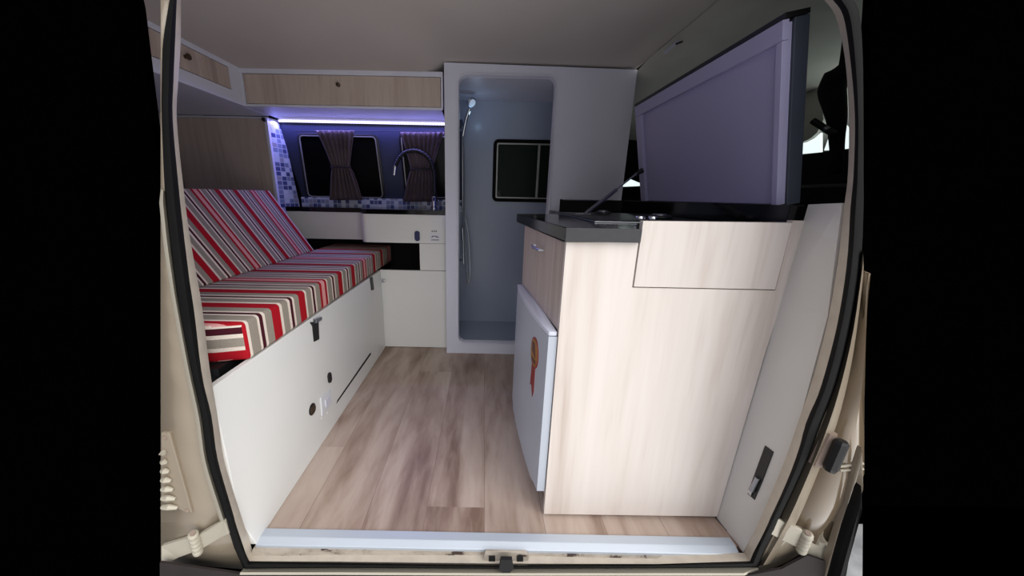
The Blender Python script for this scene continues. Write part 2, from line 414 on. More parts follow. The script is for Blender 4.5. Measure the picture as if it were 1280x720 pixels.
# painted sill below the aluminium strip
r1 = [at(u, v, y=.752) for u, v in ((318, 686), (620, 687), (928, 689))]
r2 = [at(u, v, y=.738) for u, v in ((309, 703), (620, 708), (940, 703))]
r1 = [Vector((p.x, .752, -.012)) for p in r1]; r0 = [p+Vector((0, .05, 0)) for p in r1]
struct('trim_5', MB().strip([r0, r1, r2]), M['sill'], 'chipped beige painted sill below the aluminium strip', 'sill', solid=.004)
mb = MB()
xa, xb = -.652, .772
mb.poly([(xa, .797, .000), (xa, .797, .007), (xa, .771, .007), (xa, .751, -.002), (xa, .751, -.012), (xa, .771, -.012)], (xb-xa, 0, 0), .0015)
struct('trim_6', mb, M['alu'], 'pale aluminium threshold strip across the door sill', 'threshold')
# striker plate on the sill
sp_ = thing('striker_plate', 'beige door striker plate with two square holes on the sill', 'striker plate', at(633, 700, y=.735))
def px_poly(pts, y, d, **k):
    P = [(atb(u, v, y) if y < .8 else at(u, v, y=y)) for u, v in pts]; return MB().poly(P, (0, d, 0), **k)
obj('plate', px_poly([(607, 689), (658, 690), (661, 697), (659, 708), (609, 707), (604, 698)], .733, .006, bev=.001), M['sill'], sp_)
for q in ((611, 695, 619, 702), (646, 695, 654, 702)):
    obj('square_hole', px_poly([(q[0], q[1]), (q[2], q[1]), (q[2], q[3]), (q[0], q[3])], .7315, .006), M['dark'], sp_, 'black square hole')
obj('latch_slot', px_poly([(626, 700), (640, 700), (642, 711), (637, 716), (629, 716), (624, 711)], .704, .010), M['dark'], sp_, 'black notch')
# lower body: flange and rusty underside
mb = MB()
A = [at(u, v, y=.728) for u, v in ((305, 711.5), (420, 711), (620, 711.5), (820, 711), (948, 711))]
B = [at(u, v, y=.705) for u, v in ((300, 717), (420, 717), (620, 718), (820, 718), (930, 718))]
mb.strip([A, B]); struct('trim_7', mb, M['body_pale'], 'narrow beige flange below the door opening', 'body flange', solid=.006)
mb = MB()
A = [at(u, v, y=.708) for u, v in ((201, 702), (300, 716), (620, 718), (930, 719), (976, 710), (1008, 693), (1030, 700))]
B = [at(u, v, y=.708) for u, v in ((201, 765), (300, 765), (620, 765), (930, 765), (980, 765), (1005, 765), (1028, 765))]
mb.strip([A, B]); struct('trim_8', mb, M['under'], 'dark rusty red lower edge of the van body', 'lower body', solid=.006)

# left painted body post: outer panel, pale edge, louvre plate
def side_rail(pts, y): return [atb(u, v, y) for u, v in pts]
pale = [(201, 297), (213, 303), (217, 340), (222, 380), (234, 460), (246, 520), (257, 575), (270, 628), (277, 642)]
seal = [(204, 230), (212, 300), (217, 342), (222.6, 380), (239, 460), (252, 520), (260, 575), (277, 631), (284, 652)]
seal = [(207, 240), (213, 300), (219, 342), (225, 380), (240, 460), (253, 520), (261, 575), (278, 631), (285, 652)]
seal = dense(seal, 4); edge = [(u-9, v+2) for u, v in seal]; edge[0] = (201, 236)
mb = MB(); mb.strip([side_rail(seal, .742), side_rail([((a[0]+b[0])/2, (a[1]+b[1])/2) for a, b in zip(seal, edge)], .722), side_rail(edge, .728), side_rail(edge, .75)])
struct('trim_9', mb, M['body_pale'], 'pale rounded flange of the left door post beside the seal', 'door post', smooth=True)
vs = [-5, 60, 120, 180, 240, 300, 340, 380, 420, 460, 520, 575, 631, 652, 680, 711]
sl = [(-5, 213), (60, 203.5), (180, 204), (240, 208), (300, 214), (340, 219), (380, 226), (460, 241), (520, 254), (575, 262), (631, 279), (652, 286), (711, 306)]
def itp(v):
    for (v0, u0), (v1, u1) in zip(sl, sl[1:]):
        if v0 <= v <= v1: return u0+(u1-u0)*(v-v0)/(v1-v0)
mb = MB(); mb.strip([side_rail([(201.6, v if v < 700 else 702) for v in vs], .745), side_rail([(itp(v), v) for v in vs], .745)])
struct('wall_left_post', mb, M['body'], 'beige painted van body left of the door opening', 'van body', smooth=True, solid=.003)
lp = thing('vent_plate', 'beige riveted vent plate with curved louvres on the left door post', 'vent plate', atb(215, 600, .735))
obj('plate', px_poly([(201, 541), (211.5, 541), (240, 641), (233, 641), (201, 627)], .737, .012, bev=.002), M['body'], lp)
for i in range(7):
    v = 566+i*11.3; e = 204.5+i*2.9
    P = arc(atb(199.5, v-4, .735), atb(e, v-6, .727), atb(e, v+3, .735), 8)
    obj('louvre', MB().tube([atb(204, v, .734), atb((201.5+e)/2, v, .730), atb(e, v+1, .734)], [.0065, .0075, .004], 10), M['body_pale'], lp, smooth=True)
for u, v in ((206.5, 547), (234.5, 638)):
    obj('screw', MB().disc(atb(u, v, .737), (0, -1, 0), .0042, .003, 12), M['trim_brown'], lp, 'dark screw head')
def hinge(label, arm, knuckle, arm2, y):
    h = thing('door_hinge', label, 'hinge', atb(knuckle[0][0], knuckle[0][1], y))
    obj('hinge_arm', px_poly(arm, y, .012, bev=.003), M['body_pale'], h)
    obj('hinge_arm', px_poly(arm2, y, .012, bev=.003), M['body_pale'], h)
    a, b = atb(*knuckle[0], y-.006), atb(*knuckle[1], y-.006)
    prof = []; 
    for i in range(5):
        for t, r in ((.04, .008), (.2, .0118), (.5, .0125), (.8, .0118), (.96, .008)): prof.append(((i+t)/5, r))
    obj('knuckle', MB().tube([a+(b-a)*t for t, r in prof], [r for t, r in prof], 14), M['body_pale'], h, smooth=True)
    d = (a-b).normalized()
    obj('hinge_pin', MB().tube([a-d*.002, a+d*.004], .006, 12), M['trim_brown'], h, 'dark pin end')
    for u, v in (arm[1], arm[2]):
        pass
    return h
hinge('beige cast hinge on the left door post by the sill', [(244, 671), (262, 661), (281, 650), (286, 668), (272, 674), (250, 688)], [(241, 667), (248, 691)],
      [(201, 683), (238, 672), (244, 690), (222, 696), (208, 706), (201, 708)], .722)
hinge('beige cast hinge on the right door post by the sill', [(972, 649), (984, 655), (1004, 663), (998, 686), (980, 676), (963, 668)], [(1010, 667), (1001, 689)],
      [(1009, 671), (1041, 684), (1033, 702), (1002, 690)], .722)
# right painted post
sealR = [(1089, 300), (1078, 320), (1075.5, 336), (1064, 404), (1045, 476), (1026, 530), (1004, 583), (974, 649), (946, 708)]
D = [(1079, 318), (1079, 325), (1079, 345), (1070, 420), (1060, 476), (1046, 530), (1025, 585), (994, 657), (962, 705)]
sealR[0] = (1079, 312); sealR[1] = (1078.5, 316); sealR = dense(sealR, 3); D = dense(D, 3)
mb = MB(); midr = [((a[0]+b[0])/2, (a[1]+b[1])/2) for a, b in zip(sealR, D)]
mb.strip([side_rail(sealR, .742), side_rail(midr, .716), side_rail(D, .728), side_rail(D, .75)])
struct('trim_10', mb, M['body'], 'beige rounded flange of the right door post beside the seal', 'door post', smooth=True)
# lower right post piece under the hinge
mb = px_poly([(946, 710), (974, 655), (1002, 660), (1020, 668), (1002, 692), (985, 702), (958, 714), (930, 718)], .742, .015)
struct('wall_right_post', mb, M['body'], 'beige van body below the right hinge', 'van body')
# open door on the right
dr = thing('van_door', 'open glossy beige van door folded back at the right edge', 'van door', atb(1060, 640, .70)); dr['kind'] = 'structure'; dr.name = 'door_1'
mb = MB()
A = [atb(u, v, .745) for u, v in ((1079, 338), (1068, 425), (1058, 480), (1044, 530), (1023, 586), (1000, 640), (990, 664))]
B = [atb(u, v, .735) for u, v in ((1079.4, 342), (1079.4, 430), (1079, 500), (1079, 540), (1079, 592), (1068, 618), (1035, 684))]
mids = [(p*.5+q*.5)+Vector((0, -.012, 0)) for p, q in zip(A, B)]
mb.strip([A, mids, B]); obj('door_skin', mb, M['body_gloss'], dr, smooth=True, solid=.004)
obj('door_edge', px_poly([(1079, 560), (1079, 612), (1041, 720), (1038, 765), (1022, 765), (1031, 720)], .705, .015, bev=.003), M['body'], dr)
obj('door_seal', px_poly([(1079, 608), (1079, 642), (1060, 700), (1052, 765), (1036, 765), (1041, 720)], .69, .02, bev=.005, seg=3), M['rubber'], dr)
obj('moulding', MB().tube([atb(1050, 583, .728), atb(1079, 579, .722)], .003, 8), M['body_pale'], dr)
obj('moulding', MB().tube([atb(1050, 588, .728), atb(1079, 586, .722)], .003, 8), M['body_pale'], dr)
a, b = atb(1053, 551, .70), atb(1037, 588, .70)
bf = thing('rubber_buffer', 'black rubber buffer block on the open beige door', 'door buffer', b)
mb = MB(); mb.tube([a, a+(b-a)*.08, a+(b-a)*.9, b], [.010, .0135, .0135, .011], 8)
obj('block', mb, M['black'], bf); obj('base_plate', MB().tube([a+Vector((-.004, .025, .004)), b+Vector((-.010, .025, -.004))], .014, 6), M['trim_brown'], bf)
mb = MB(); mb.poly([at(1044, 720, z=-.5)+Vector((-.1, -.2, 0)), at(1078, 725, z=-.5), at(1078.5, 655, z=-.5), at(1030, 655, z=-.5)], (0, 0, -.02))
struct('ground', mb, plain('pale_concrete', (196, 198, 200), .8, nscale=14, var=.2), 'pale concrete ground seen past the open door', 'ground')

# ================================================================ LEFT: BENCH
BX = -.648
b = thing('storage_bench', 'long white storage bench along the left, under the striped seat', 'bench', (BX-.2, 1.4, 0))
mb = MB(); mb.poly([(BX, .752, 0), (BX, 2.085, 0), (BX, 2.085, .532), (BX, .716, .541), (BX, .716, .13)], (-.018, 0, 0), .002)
obj('front_panel', mb, M['white'], b)
mb = MB(); mb.box(BX-.85, BX-.02, .80, 2.08, .0, .515); obj('carcass', mb, M['dark'], b)
def on_bench(pts, d=.003, bev=0): return MB().poly([at(u, v, x=BX) for u, v in pts], (d, 0, 0), bev)
obj('latch_recess', on_bench([(387, 403), (397, 401), (398, 424), (392, 427), (390, 408)], .004), M['black'], b, 'black latch slot under the seat')
obj('latch_recess', on_bench([(462, 347), (465, 346), (467, 362), (464, 363)], .004), M['black'], b, 'black latch slot at the far end')
obj('latch_tongue', on_bench([(391, 399), (399, 396), (399, 400), (392, 404)], .012, .001), M['steel'], b)
mb = MB(); c = at(411, 472, x=BX); mb.poly([(BX, c.y+x, c.z+z) for x, z in rrect(0, 0, .012, .022, .008)], (.008, 0, 0), .002); obj('switch', mb, M['black'], b, 'black rocker switch')
c = at(390, 511.5, x=BX); obj('round_cap', MB().disc(c, (1, 0, 0), .02, .007, 28), M['bronze'], b, 'dark brown round cap')
obj('cap_rim', MB().disc(c, (1, 0, 0), .023, .004, 28), M['black'], b)
obj('socket_plate', on_bench([(400, 497), (412, 487), (414, 505), (402, 520)], .004, .001), M['sticker'], b, 'pale square socket plate')
obj('socket_insert', on_bench([(405, 500), (410.5, 496), (411, 504), (406, 509)], .007, .001), M['white_blue_cast'], b)
for q in ((402, 523), (409, 516)): obj('socket_screw', MB().disc(at(q[0], q[1], x=BX), (1, 0, 0), .003, .003, 10), M['sticker'], b)
obj('panel_groove', on_bench([(420.5, 504.5), (421.5, 500.5), (463, 440.5), (463.5, 443)], .0012), M['dark'], b, 'thin black groove near the floor')
# seat cushion (soft box)
def cushion(P0, P1, bev, mats):
    mb = MB(); fs = mb.hull(P0, P1); 
    bmesh.ops.recalc_face_normals(mb.bm, faces=mb.bm.faces)
    mb.bm.faces.ensure_lookup_table()
    end = min(mb.bm.faces, key=lambda f: f.calc_center_median().y); end.material_index = 1 if len(mats) > 1 else 0
    mb._bev(list(mb.bm.faces), bev, 4)
    if len(mats) > 1:
        for f in mb.bm.faces:
            f.material_index = 1 if (f.normal.y < -.8) else 0
    return mb
z0, z1 = .542, .655
mb = MB()
mb.poly([(-.648, .856, z0), (-.73, .832, z0), (-1.06, .832, z0), (-1.06, 2.40, z0), (-.648, 2.36, z0)], (0, 0, z1-z0))
mb._bev(list(mb.bm.faces), .012, 4)
for f in mb.bm.faces:
    f.normal_update(); f.material_index = 1 if (f.normal.y < -.8) else 0
s_ = obj('seat_cushion', mb, None, mats=[M['stripe_seat'], M['stripe_end']], smooth=True)
tag(s_, 'long flat seat cushion in red, grey and cream stripes on the white bench', 'cushion')
mb = MB()
bt = [(-1.035, .655), (-1.265, 1.01), (-1.32, .975), (-1.10, .655)]
mb.poly([(x, .84, z) for x, z in bt], (0, 1.215, 0)); fs = list(mb.bm.faces)
mb._bev(fs, .010, 4)
s_ = obj('back_cushion', mb, M['stripe_back'], smooth=True)
tag(s_, 'striped red and grey backrest cushion leaning behind the seat', 'cushion')
obj_ = obj('board', MB().box(-1.06, -.70, .805, .93, .517, .541), M['black']); tag(obj_, 'black slatted board under the near end of the striped seat', 'bed board'); obj_.name = 'bed_board'

# wardrobe at the end of the bench
wd = thing('wardrobe', 'wood front wardrobe at the far left behind the striped backrest', 'wardrobe', (-1.65, 2.4, 0))
WY = 2.28
obj('front_panel', MB().box(-1.95, -1.372, WY, WY+.02, .0, 1.435, .001), M['closet_wood'], wd)
obj('edge_trim', MB().box(-1.371, -1.352, WY-.004, WY+.02, .0, 1.437, .002).box(-1.95, -1.352, WY-.004, WY+.018, 1.436, 1.444), M['white_blue_cast'], wd, 'pale edging')
mb = MB(); mb.hull([(-1.352, WY+.02, .0), (-1.352, WY+.02, 1.444), (-1.38, WY+.02, 1.444), (-1.38, WY+.02, 0)],
                   [(-1.27, 2.56, .0), (-1.335, 2.40, 1.444), (-1.38, 2.40, 1.444), (-1.38, 2.56, 0)])
obj('mosaic_side', mb, M['mosaic_side'], wd, 'blue and white mosaic tiled side')
hk = obj('hook', MB().disc((-1.36, 2.262, 1.425), (0, -1, 0), .012, .014, 14), M['black'], smooth=True); tag(hk, 'small black button catch above the mosaic corner', 'catch'); hk.name = 'button_catch'

# ================================================================ OVERHEAD CABINETS
OZ0, OZ1, FY, LX = 1.447, 1.628, 2.03, -1.315
oc = thing('overhead_cabinet', 'overhead locker facing the door, above the windows and light strip', 'cabinet', (-.8, 2.2, OZ0))
mb = MB(); mb.box(LX, -.235, FY, 2.47, OZ0, OZ0+.012)
mb.box(LX, -.235, FY, FY+.018, OZ1-.02, OZ1+.004); mb.box(LX, -.235, FY+.018, 2.47, OZ1, OZ1+.004)
mb.box(LX, LX+.006, FY, FY+.018, OZ0+.012, OZ1-.02); mb.box(-.245, -.235, FY+.003, 2.47, OZ0, OZ1)
obj('carcass', mb, M['white_blue_cast'], oc)
d = obj('door', MB().box(LX+.009, -.248, FY+.004, FY+.02, OZ0+.015, OZ1-.022, .0015), M['cab_wood'], oc, 'pale wood flap')
def knob(c, n, par, r=.011, mat='bronze'):
    return obj('knob', MB().disc(c, n, r, .022, 16, [(0, r*.6), (.012, r*.55), (.014, r), (.022, r*.9), (.024, r*.5)]), M[mat], par, smooth=True)
knob(at(424, 107, y=FY+.004), (0, -1, 0), d)
ol = thing('overhead_cabinet', 'overhead locker along the left side with a slanting wood flap', 'cabinet', (-1.6, 1.5, OZ0))
mb = MB(); LXB = LX-.0005; LZ = OZ0+.056
mb.box(-1.95, LXB-.018, .83, 2.27, OZ0, OZ0+.012)
mb.box(LXB-.018, LXB, .83, FY+.02, OZ0, LZ)
mb.box(LXB-.018, LXB, .83, FY+.02, OZ1-.02, OZ1+.004); mb.box(LXB-.018, LXB, FY-.085, FY+.02, LZ, OZ1-.02)
mb.box(-1.95, LXB-.018, .83, 2.27, OZ1, OZ1+.004)
obj('carcass', mb, M['white_blue_cast'], ol)
d = obj('door', MB().box(LX-.016, LX-.003, .86, FY-.088, LZ+.004, OZ1-.023), M['cab_wood'], ol, 'pale wood flap')
knob(at(231, 71, x=LX-.003), (1, 0, 0), d, .013)

# LED tape
ls = thing('led_strip', 'glowing violet white light strip under the overhead locker', 'light strip', (-.8, 2.36, 1.435))
za = 1.441
mb = MB(); mb.box(-1.335, -.24, 2.365, 2.375, za-.006, za+.005)
obj('profile', mb, M['white_blue_cast'], ls)
mb = MB(); mb.box(-1.33, -.24, 2.356, 2.3655, za-.008, za+.004, .001)
obj('led_tape', mb, M['led'], ls, 'row of bright diodes')
L = bpy.data.lights.new('led_glow', 'AREA'); L.shape = 'RECTANGLE'; L.size = 1.08; L.size_y = .02; L.energy = 4; L.color = (.30, .28, 1)
lo = bpy.data.objects.new('led_glow', L); C.objects.link(lo); lo.parent = ls; lo.location = (0, -.012, -.004); lo.rotation_euler = (math.radians(-14), 0, 0)

# far windows
def wwin(name, quad, inset, label, glass, y_off=0, split=None, frame='black', bead=True):
    """window lying on the leaning navy wall, quad in pixels: TL, TR, BR, BL"""
    def onw(u, v):
        p = at(u, v, y=2.45)
        for _ in range(6): p = at(u, v, y=wally(p.z)+y_off)
        return p
    P = [onw(*q) for q in quad]
    def rl(shr, dy):
        c = sum(P, Vector())/4; out = []
        ex = (P[1]-P[0]).normalized(); ez = (P[0]-P[3]).normalized()
        for i, (sx, sz) in enumerate(((1, -1), (-1, -1), (-1, 1), (1, 1))):
            cor = P[i]+ex*sx*shr+ez*sz*shr; rr = max(.012, .045-shr)
            a = cor+(ez*sz*rr if i in (0, 2) else ex*sx*rr); b_ = cor+(ex*sx*rr if i in (0, 2) else ez*sz*rr)
            out += arc(a, cor, b_, 5)
        return [p+Vector((0, dy, 0)) for p in out]
    fr = MB().strip([rl(0, 0), rl(0, -.010), rl(.010, -.014), rl(inset, -.010), rl(inset, .0)], closed=True)
    w_ = struct(name, fr, M[frame], label, 'window', smooth=True)
    w_['_o'] = w_['_o']
    obj('bead', MB().strip([rl(inset, -.004), rl(inset, -.013), rl(inset+.006, -.013), rl(inset+.006, -.004)], closed=True), M['mirror_frame'], w_, 'thin silver bead')
    obj('pane', MB().poly(rl(inset+.004, -.006), (0, .003, 0)), M[glass], w_, 'dark tinted glass')
    if split:
        t = split; pp = rl(inset, 0)
        a, b_ = P[0].lerp(P[1], t), P[3].lerp(P[2], t); sh = (a-b_).normalized()*inset
        obj('divider', MB().tube([a-sh+Vector((0, -.014, 0)), b_+sh+Vector((0, -.014, 0))], .006, 8), M['mirror_frame'], w_, 'silver divider')
    return w_
wwin('window_1', [(371, 166), (473, 168), (482, 250), (384, 248)], .014, 'dark tinted window behind the tied curtain nearest the mosaic', 'glass_black')
wwin('window_2', [(498, 166), (566, 168), (566, 250), (507, 250)], .014, 'dark tinted window behind the curtain next to the shower', 'glass_black')

# curtains
def curtain(label, top, mid_, bot_, vt, vm, vb, folds):
    def onw(u, v, off):
        p = at(u, v, y=2.40)
        for _ in range(5): p = at(u, v, y=wally(p.z)-off)
        return p
    t = thing('curtain', label, 'curtain', onw((bot_[0]+bot_[1])/2, vb, .03))
    rails = []; n = 80
    rows = 22
    for r in range(rows+1):
        v = vt+(vb-vt)*r/rows
        if v < vm: s = (v-vt)/(vm-vt); s2 = s**.8; l0 = top[0]+(mid_[0]-top[0])*s2; r0_ = top[1]+(mid_[1]-top[1])*s2
        else: s = (v-vm)/(vb-vm); s2 = s**.7; l0 = mid_[0]+(bot_[0]-mid_[0])*s2; r0_ = mid_[1]+(bot_[1]-mid_[1])*s2
        amp = .009+.004*math.sin(r*.5)
        row = []
        for i in range(n+1):
            q = i/n; u = l0+(r0_-l0)*q
            row.append(onw(u, v, .034+amp*math.sin(q*folds*2*math.pi+.6*math.sin(q*9))))
        rails.append(row)
    obj('cloth', MB().strip(rails), M['curtain'], t, smooth=True, solid=.003)
    ring = []
    a, b_ = onw(mid_[0]-1, vm, .03), onw(mid_[1]+1, vm, .03); c = (a+b_)/2; hw = (b_-a).length/2
    for i in range(25):
        A_ = 2*math.pi*i/24; ring.append(c+Vector((math.cos(A_)*hw, math.sin(A_)*.026, 0)))
    obj('tie_band', MB().tube(ring, .006, 8, False), M['tie'], t, 'dark tie band', smooth=True)
    return t
curtain('mauve curtain tied in the middle over the window nearest the mosaic', (394, 443), (415, 437), (412, 453), 163, 209, 250, 7)
curtain('mauve curtain tied behind the black tap, next to the shower', (499, 556), (514, 541), (504, 547), 165, 212, 252, 8)
def rod(label, u0, u1, v):
    p = lambda u: at(u, v, y=wally(1.41)-.032)
    r = obj('curtain_rod', MB().tube([p(u0), p(u1)], .0022, 8), M['black'], smooth=True); tag(r, label, 'curtain rod')
rod('thin dark curtain wire below the light strip', 368, 566, 164)

# ================================================================ SINK COUNTER
SY = 2.09
sk = thing('sink_counter', 'black topped white sink counter with a bowed front beneath the windows', 'sink counter', (-.7, 2.3, .70))
def prof(ins, zz=0):
    P = [(-1.27, SY+.11+ins), (-.80, SY+.11+ins)]
    for i in range(9):
        a = math.pi/2*i/8
        P.append((-.80+.075*math.sin(a)*.8, SY+.11+ins-.11*(1-math.cos(a))))
    P = [(-1.27, SY+.12+ins), (-.785, SY+.12+ins), (-.772, SY+.115+ins)]
    for i in range(9):
        a = math.pi/2*i/8
        P.append((-.765+.05*(1-math.cos(a)), SY+ins+.06*(1-math.sin(a))+.0))
    P.append((-.232, SY+ins)); return P
top = prof(-.004)+[(-.232, 2.49), (-1.27, 2.49)]
obj('top', MB().poly([(x, y, .882) for x, y in top], (0, 0, .028), .002), M['black_top'], sk, 'dark glossy worktop')
pr_ = prof(.004); mb = MB()
mb.strip([[(x, y, z) for x, y in pr_] for z in (.881, .876, .715, .708)]); mb.strip([[(x, y, .708) for x, y in pr_], [(x, 2.40, .708) for x, y in pr_]])
obj('apron', mb, M['white'], sk, 'white curved apron', smooth=True)
mb = MB(); c = at(521.5, 295, y=SY); mb.poly([(c.x+x, SY+.006, c.z+z) for x, z in rrect(0, 0, .016, .031, .013)], (0, -.010, 0), .003)
obj('rocker_switch', mb, M['navy_switch'], sk, 'navy blue rocker switch')
obj('label_plate', px_poly([(537, 291.5), (550.5, 292), (550.5, 302), (537, 301.5)], SY+.002, .003), M['sticker'], sk, 'small pale printed plate')
def mark(u0, u1, v0, v1): obj('printed_mark', MB().poly([at(*q, y=SY-.001) for q in ((u0, v0), (u1, v0), (u1, v1), (u0, v1))], (0, .003, 0)), M['print'], sk, 'tiny grey print')
for u in (539.5, 542, 544.5): mark(u, u+1.5, 288.3, 290)
for u0, u1, v in ((539, 541, 296), (545, 548.5, 296), (540, 546.5, 294.8), (539, 548.5, 299.5)): mark(u0, u1, v, v+1)
bc = thing('base_cabinet', 'white cupboard under the sink between the bench and the shower', 'cabinet', (-.45, 2.3, 0))
obj('front_panel', MB().box(-.398, -.233, SY+.004, SY+.02, .536, .706, .001), M['white'], bc)
obj('carcass', MB().box(-.655, -.235, SY+.022, 2.5, 0, .50), M['dark'], bc)
obj('niche', MB().box(-.396, -.38, SY+.02, 2.5, .5, .706).box(-1.26, -.38, 2.46, 2.5, .5, .706), M['dark'], bc, 'black niche interior')
d = obj('door', MB().box(-.655, -.233, SY+.004, SY+.02, .003, .533, .0015), M['white'], bc)
knob(at(480.5, 350, y=SY+.004), (0, -1, 0), d, .011, 'steel')
# black spring tap
tp = thing('kitchen_tap', 'black spring hose tap arching over the sink with a chrome nozzle', 'tap', (-.33, 2.36, .91))
Y = 2.34
pts = spline([at(542, 252, y=Y), at(543, 235, y=Y), at(542, 215, y=Y), at(536, 198, y=Y), at(522, 189, y=Y), at(508, 190, y=Y), at(499, 198, y=Y), at(494, 209, y=Y)], 12)
obj('hose', MB().tube(pts, [.012+.0022*math.sin(i*2.1) for i in range(len(pts))], 12), M['black'], tp, 'black ribbed hose', smooth=True)
obj('nozzle', MB().tube([at(494, 207, y=Y), at(492.6, 219, y=Y)], [.013, .011], 14), M['chrome'], tp, 'chrome nozzle', smooth=True)
a = at(542.3, 254, y=Y); obj('base', MB().tube([(a.x, Y, .909), (a.x, Y, .918), (a.x, Y, .925), (a.x, Y, .99)], [.026, .026, .016, .015], 16), M['chrome'], tp, 'chrome base', smooth=True)
obj('lever', MB().tube([(a.x, Y-.012, .965), (a.x+.01, Y-.06, .985)], [.006, .004], 10), M['chrome'], tp, smooth=True)
obj('support_arm', MB().tube(spline([at(543, 212, y=Y), at(532, 211, y=Y), at(516, 213, y=Y)], 5), .004, 8), M['black'], tp, smooth=True)

# ================================================================ SHOWER CABIN
BY = 2.023
sh = thing('shower_cabin', 'white moulded shower cabin with a tall rounded doorway in the far wall', 'shower cabin', (.25, 2.25, 0))
X0, X1, ZT = -.226, .795, 1.674
ox0, ox1, oz0, oz1 = -.150, .372, .078, 1.618
# front face: ring between the outer contour and the rounded doorway
hole = rrect((ox0+ox1)/2, (oz0+oz1)/2, (ox1-ox0)/2, (oz1-oz0)/2, .045, 6)
def ring_face(mb, outer, inner, y, yi):
    """outer sampled radially to match inner"""
    pass
mb = MB()
T = .02
mb.box(X0, ox0, BY, BY+T, 0, oz1); mb.box(ox0, ox1, BY, BY+T, 0, oz0); mb.poly([(X0, BY, oz1), (X1, BY, oz1), (X1, BY, ZT-.016), (X0, BY, ZT)], (0, T, 0))
mb.box(ox1, X1, BY, BY+T, .99, oz1); mb.box(ox1, .44, BY, BY+T, 0, .99)
r = .045
for sx, sz, cx_, cz_ in ((-1, 1, ox0, oz1), (1, 1, ox1, oz1), (-1, -1, ox0, oz0), (1, -1, ox1, oz0)):
    c0 = (cx_-sx*r, cz_-sz*r)
    P = [(cx_, cz_)]+[(c0[0]+sx*r*math.sin(a), c0[1]+sz*r*math.cos(a)) for a in [math.pi/2*i/6 for i in range(7)]]
    mb.poly([(x, BY, z) for x, z in P], (0, T, 0))
obj('front_face', mb, M['white_blue_cast'], sh)
# raised lip round the doorway
H2 = [(x, z) for x, z in hole]
def hl(ins, y):
    cxh, czh = (ox0+ox1)/2, (oz0+oz1)/2
    return [(x, y, z) for x, z in rrect(cxh, czh, (ox1-ox0)/2-ins, (oz1-oz0)/2-ins, .045-ins*.3, 6)]
obj('doorway_lip', MB().strip([hl(-.010, BY+.001), hl(-.008, BY-.008), hl(0, BY-.010), hl(.004, BY), hl(.005, BY+.03)], closed=True), M['white_blue_cast'], sh, smooth=True)
# moulded interior
BKY = 2.50
mb = MB()
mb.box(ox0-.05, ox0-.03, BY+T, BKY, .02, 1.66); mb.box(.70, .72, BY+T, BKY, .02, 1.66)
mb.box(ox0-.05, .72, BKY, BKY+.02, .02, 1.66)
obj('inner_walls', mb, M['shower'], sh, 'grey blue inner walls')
obj('inner_roof', MB().box(ox0-.03, .70, BY+T, BKY, 1.612, 1.64, .002), M['white_blue_cast'], sh)
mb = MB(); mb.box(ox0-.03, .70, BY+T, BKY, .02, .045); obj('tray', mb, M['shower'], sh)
mb = MB(); mb.box(ox1+.004, ox1+.012, BY-.012, BY+.0, .92, 1.0, .002); obj('lip_foot', mb, M['white_blue_cast'], sh)
# shower window
def rq(ins, y, x0, x1, za_, zb, rr=.035): return [(x, y, z) for x, z in rrect((x0+x1)/2, (za_+zb)/2, (x1-x0)/2-ins, (zb-za_)/2-ins, max(.01, rr-ins), 5)]
P0 = at(617, 174, y=BKY); P1 = at(700, 253.5, y=BKY); wx0, wx1, wz0, wz1 = P0.x, .56, P1.z, P0.z
a6 = (wx0, wx1, wz0, wz1)
w3 = struct('window_3', MB().strip([rq(0, BKY, *a6), rq(0, BKY-.012, *a6), rq(.016, BKY-.016, *a6), rq(.026, BKY-.008, *a6)], closed=True), M['rubber'], 'rubber framed sliding window inside the shower', 'window', smooth=True)
obj('bead', MB().strip([rq(.024, BKY-.002, *a6), rq(.024, BKY-.014, *a6), rq(.033, BKY-.014, *a6), rq(.033, BKY-.002, *a6)], closed=True), M['mirror_frame'], w3, 'silver bead')
obj('pane', MB().poly(rq(.03, BKY-.006, *a6), (0, .004, 0)), M['glass_green'], w3, 'dark green glass')
xd = at(672, 215, y=BKY).x
obj('divider', MB().box(xd-.008, xd+.008, BKY-.016, BKY-.004, wz0+.03, wz1-.03, .002), M['mirror_frame'], w3, 'silver divider')
obj('window_catch', MB().box(wx0+.035, wx0+.06, BKY-.022, BKY-.006, wz0+.035, wz0+.075, .003), M['black'], w3)
# shower set
ss = thing('shower_set', 'chrome hand shower on a slim rail with a long hose, left in the doorway', 'shower set', (-.13, 2.35, .35))
Y = 2.36
rx0 = at(579, 200, y=Y).x
rail = [at(578, 158, y=Y), at(578.5, 250, y=Y), at(579.5, 330, y=Y)]
obj('rail', MB().tube(rail, .007, 12), M['chrome'], ss, smooth=True)
for v in (162, 325): obj('rail_bracket', MB().tube([at(578.6, v, y=Y), at(578.6, v, y=Y)+Vector((-.035, .02, 0))], .010, 10), M['chrome'], ss)
hs = obj('hand_shower', MB().tube(spline([at(578.5, 170, y=Y), at(582, 152, y=Y-.01), at(587, 136, y=Y-.03)], 6), [.010]*7+[.012]*6, 12), M['chrome'], ss, smooth=True)
c = at(590, 128, y=Y-.05); obj('spray_head', MB().disc(c+Vector((-.012, .02, .012)), (.5, -.55, -.55), .030, .02, 24, [(0, .012), (.008, .028), (.02, .032), (.024, .028)]), M['steel'], hs, 'grey spray face', smooth=True)
hose = spline([at(579, 172, y=Y), at(580, 230, y=Y-.02), at(580, 290, y=Y-.02), at(584, 345, y=Y-.02), at(586, 353, y=Y-.02), at(587.5, 340, y=Y-.02), at(586, 300, y=Y), at(583, 278, y=Y), at(580, 272, y=Y)], 10)
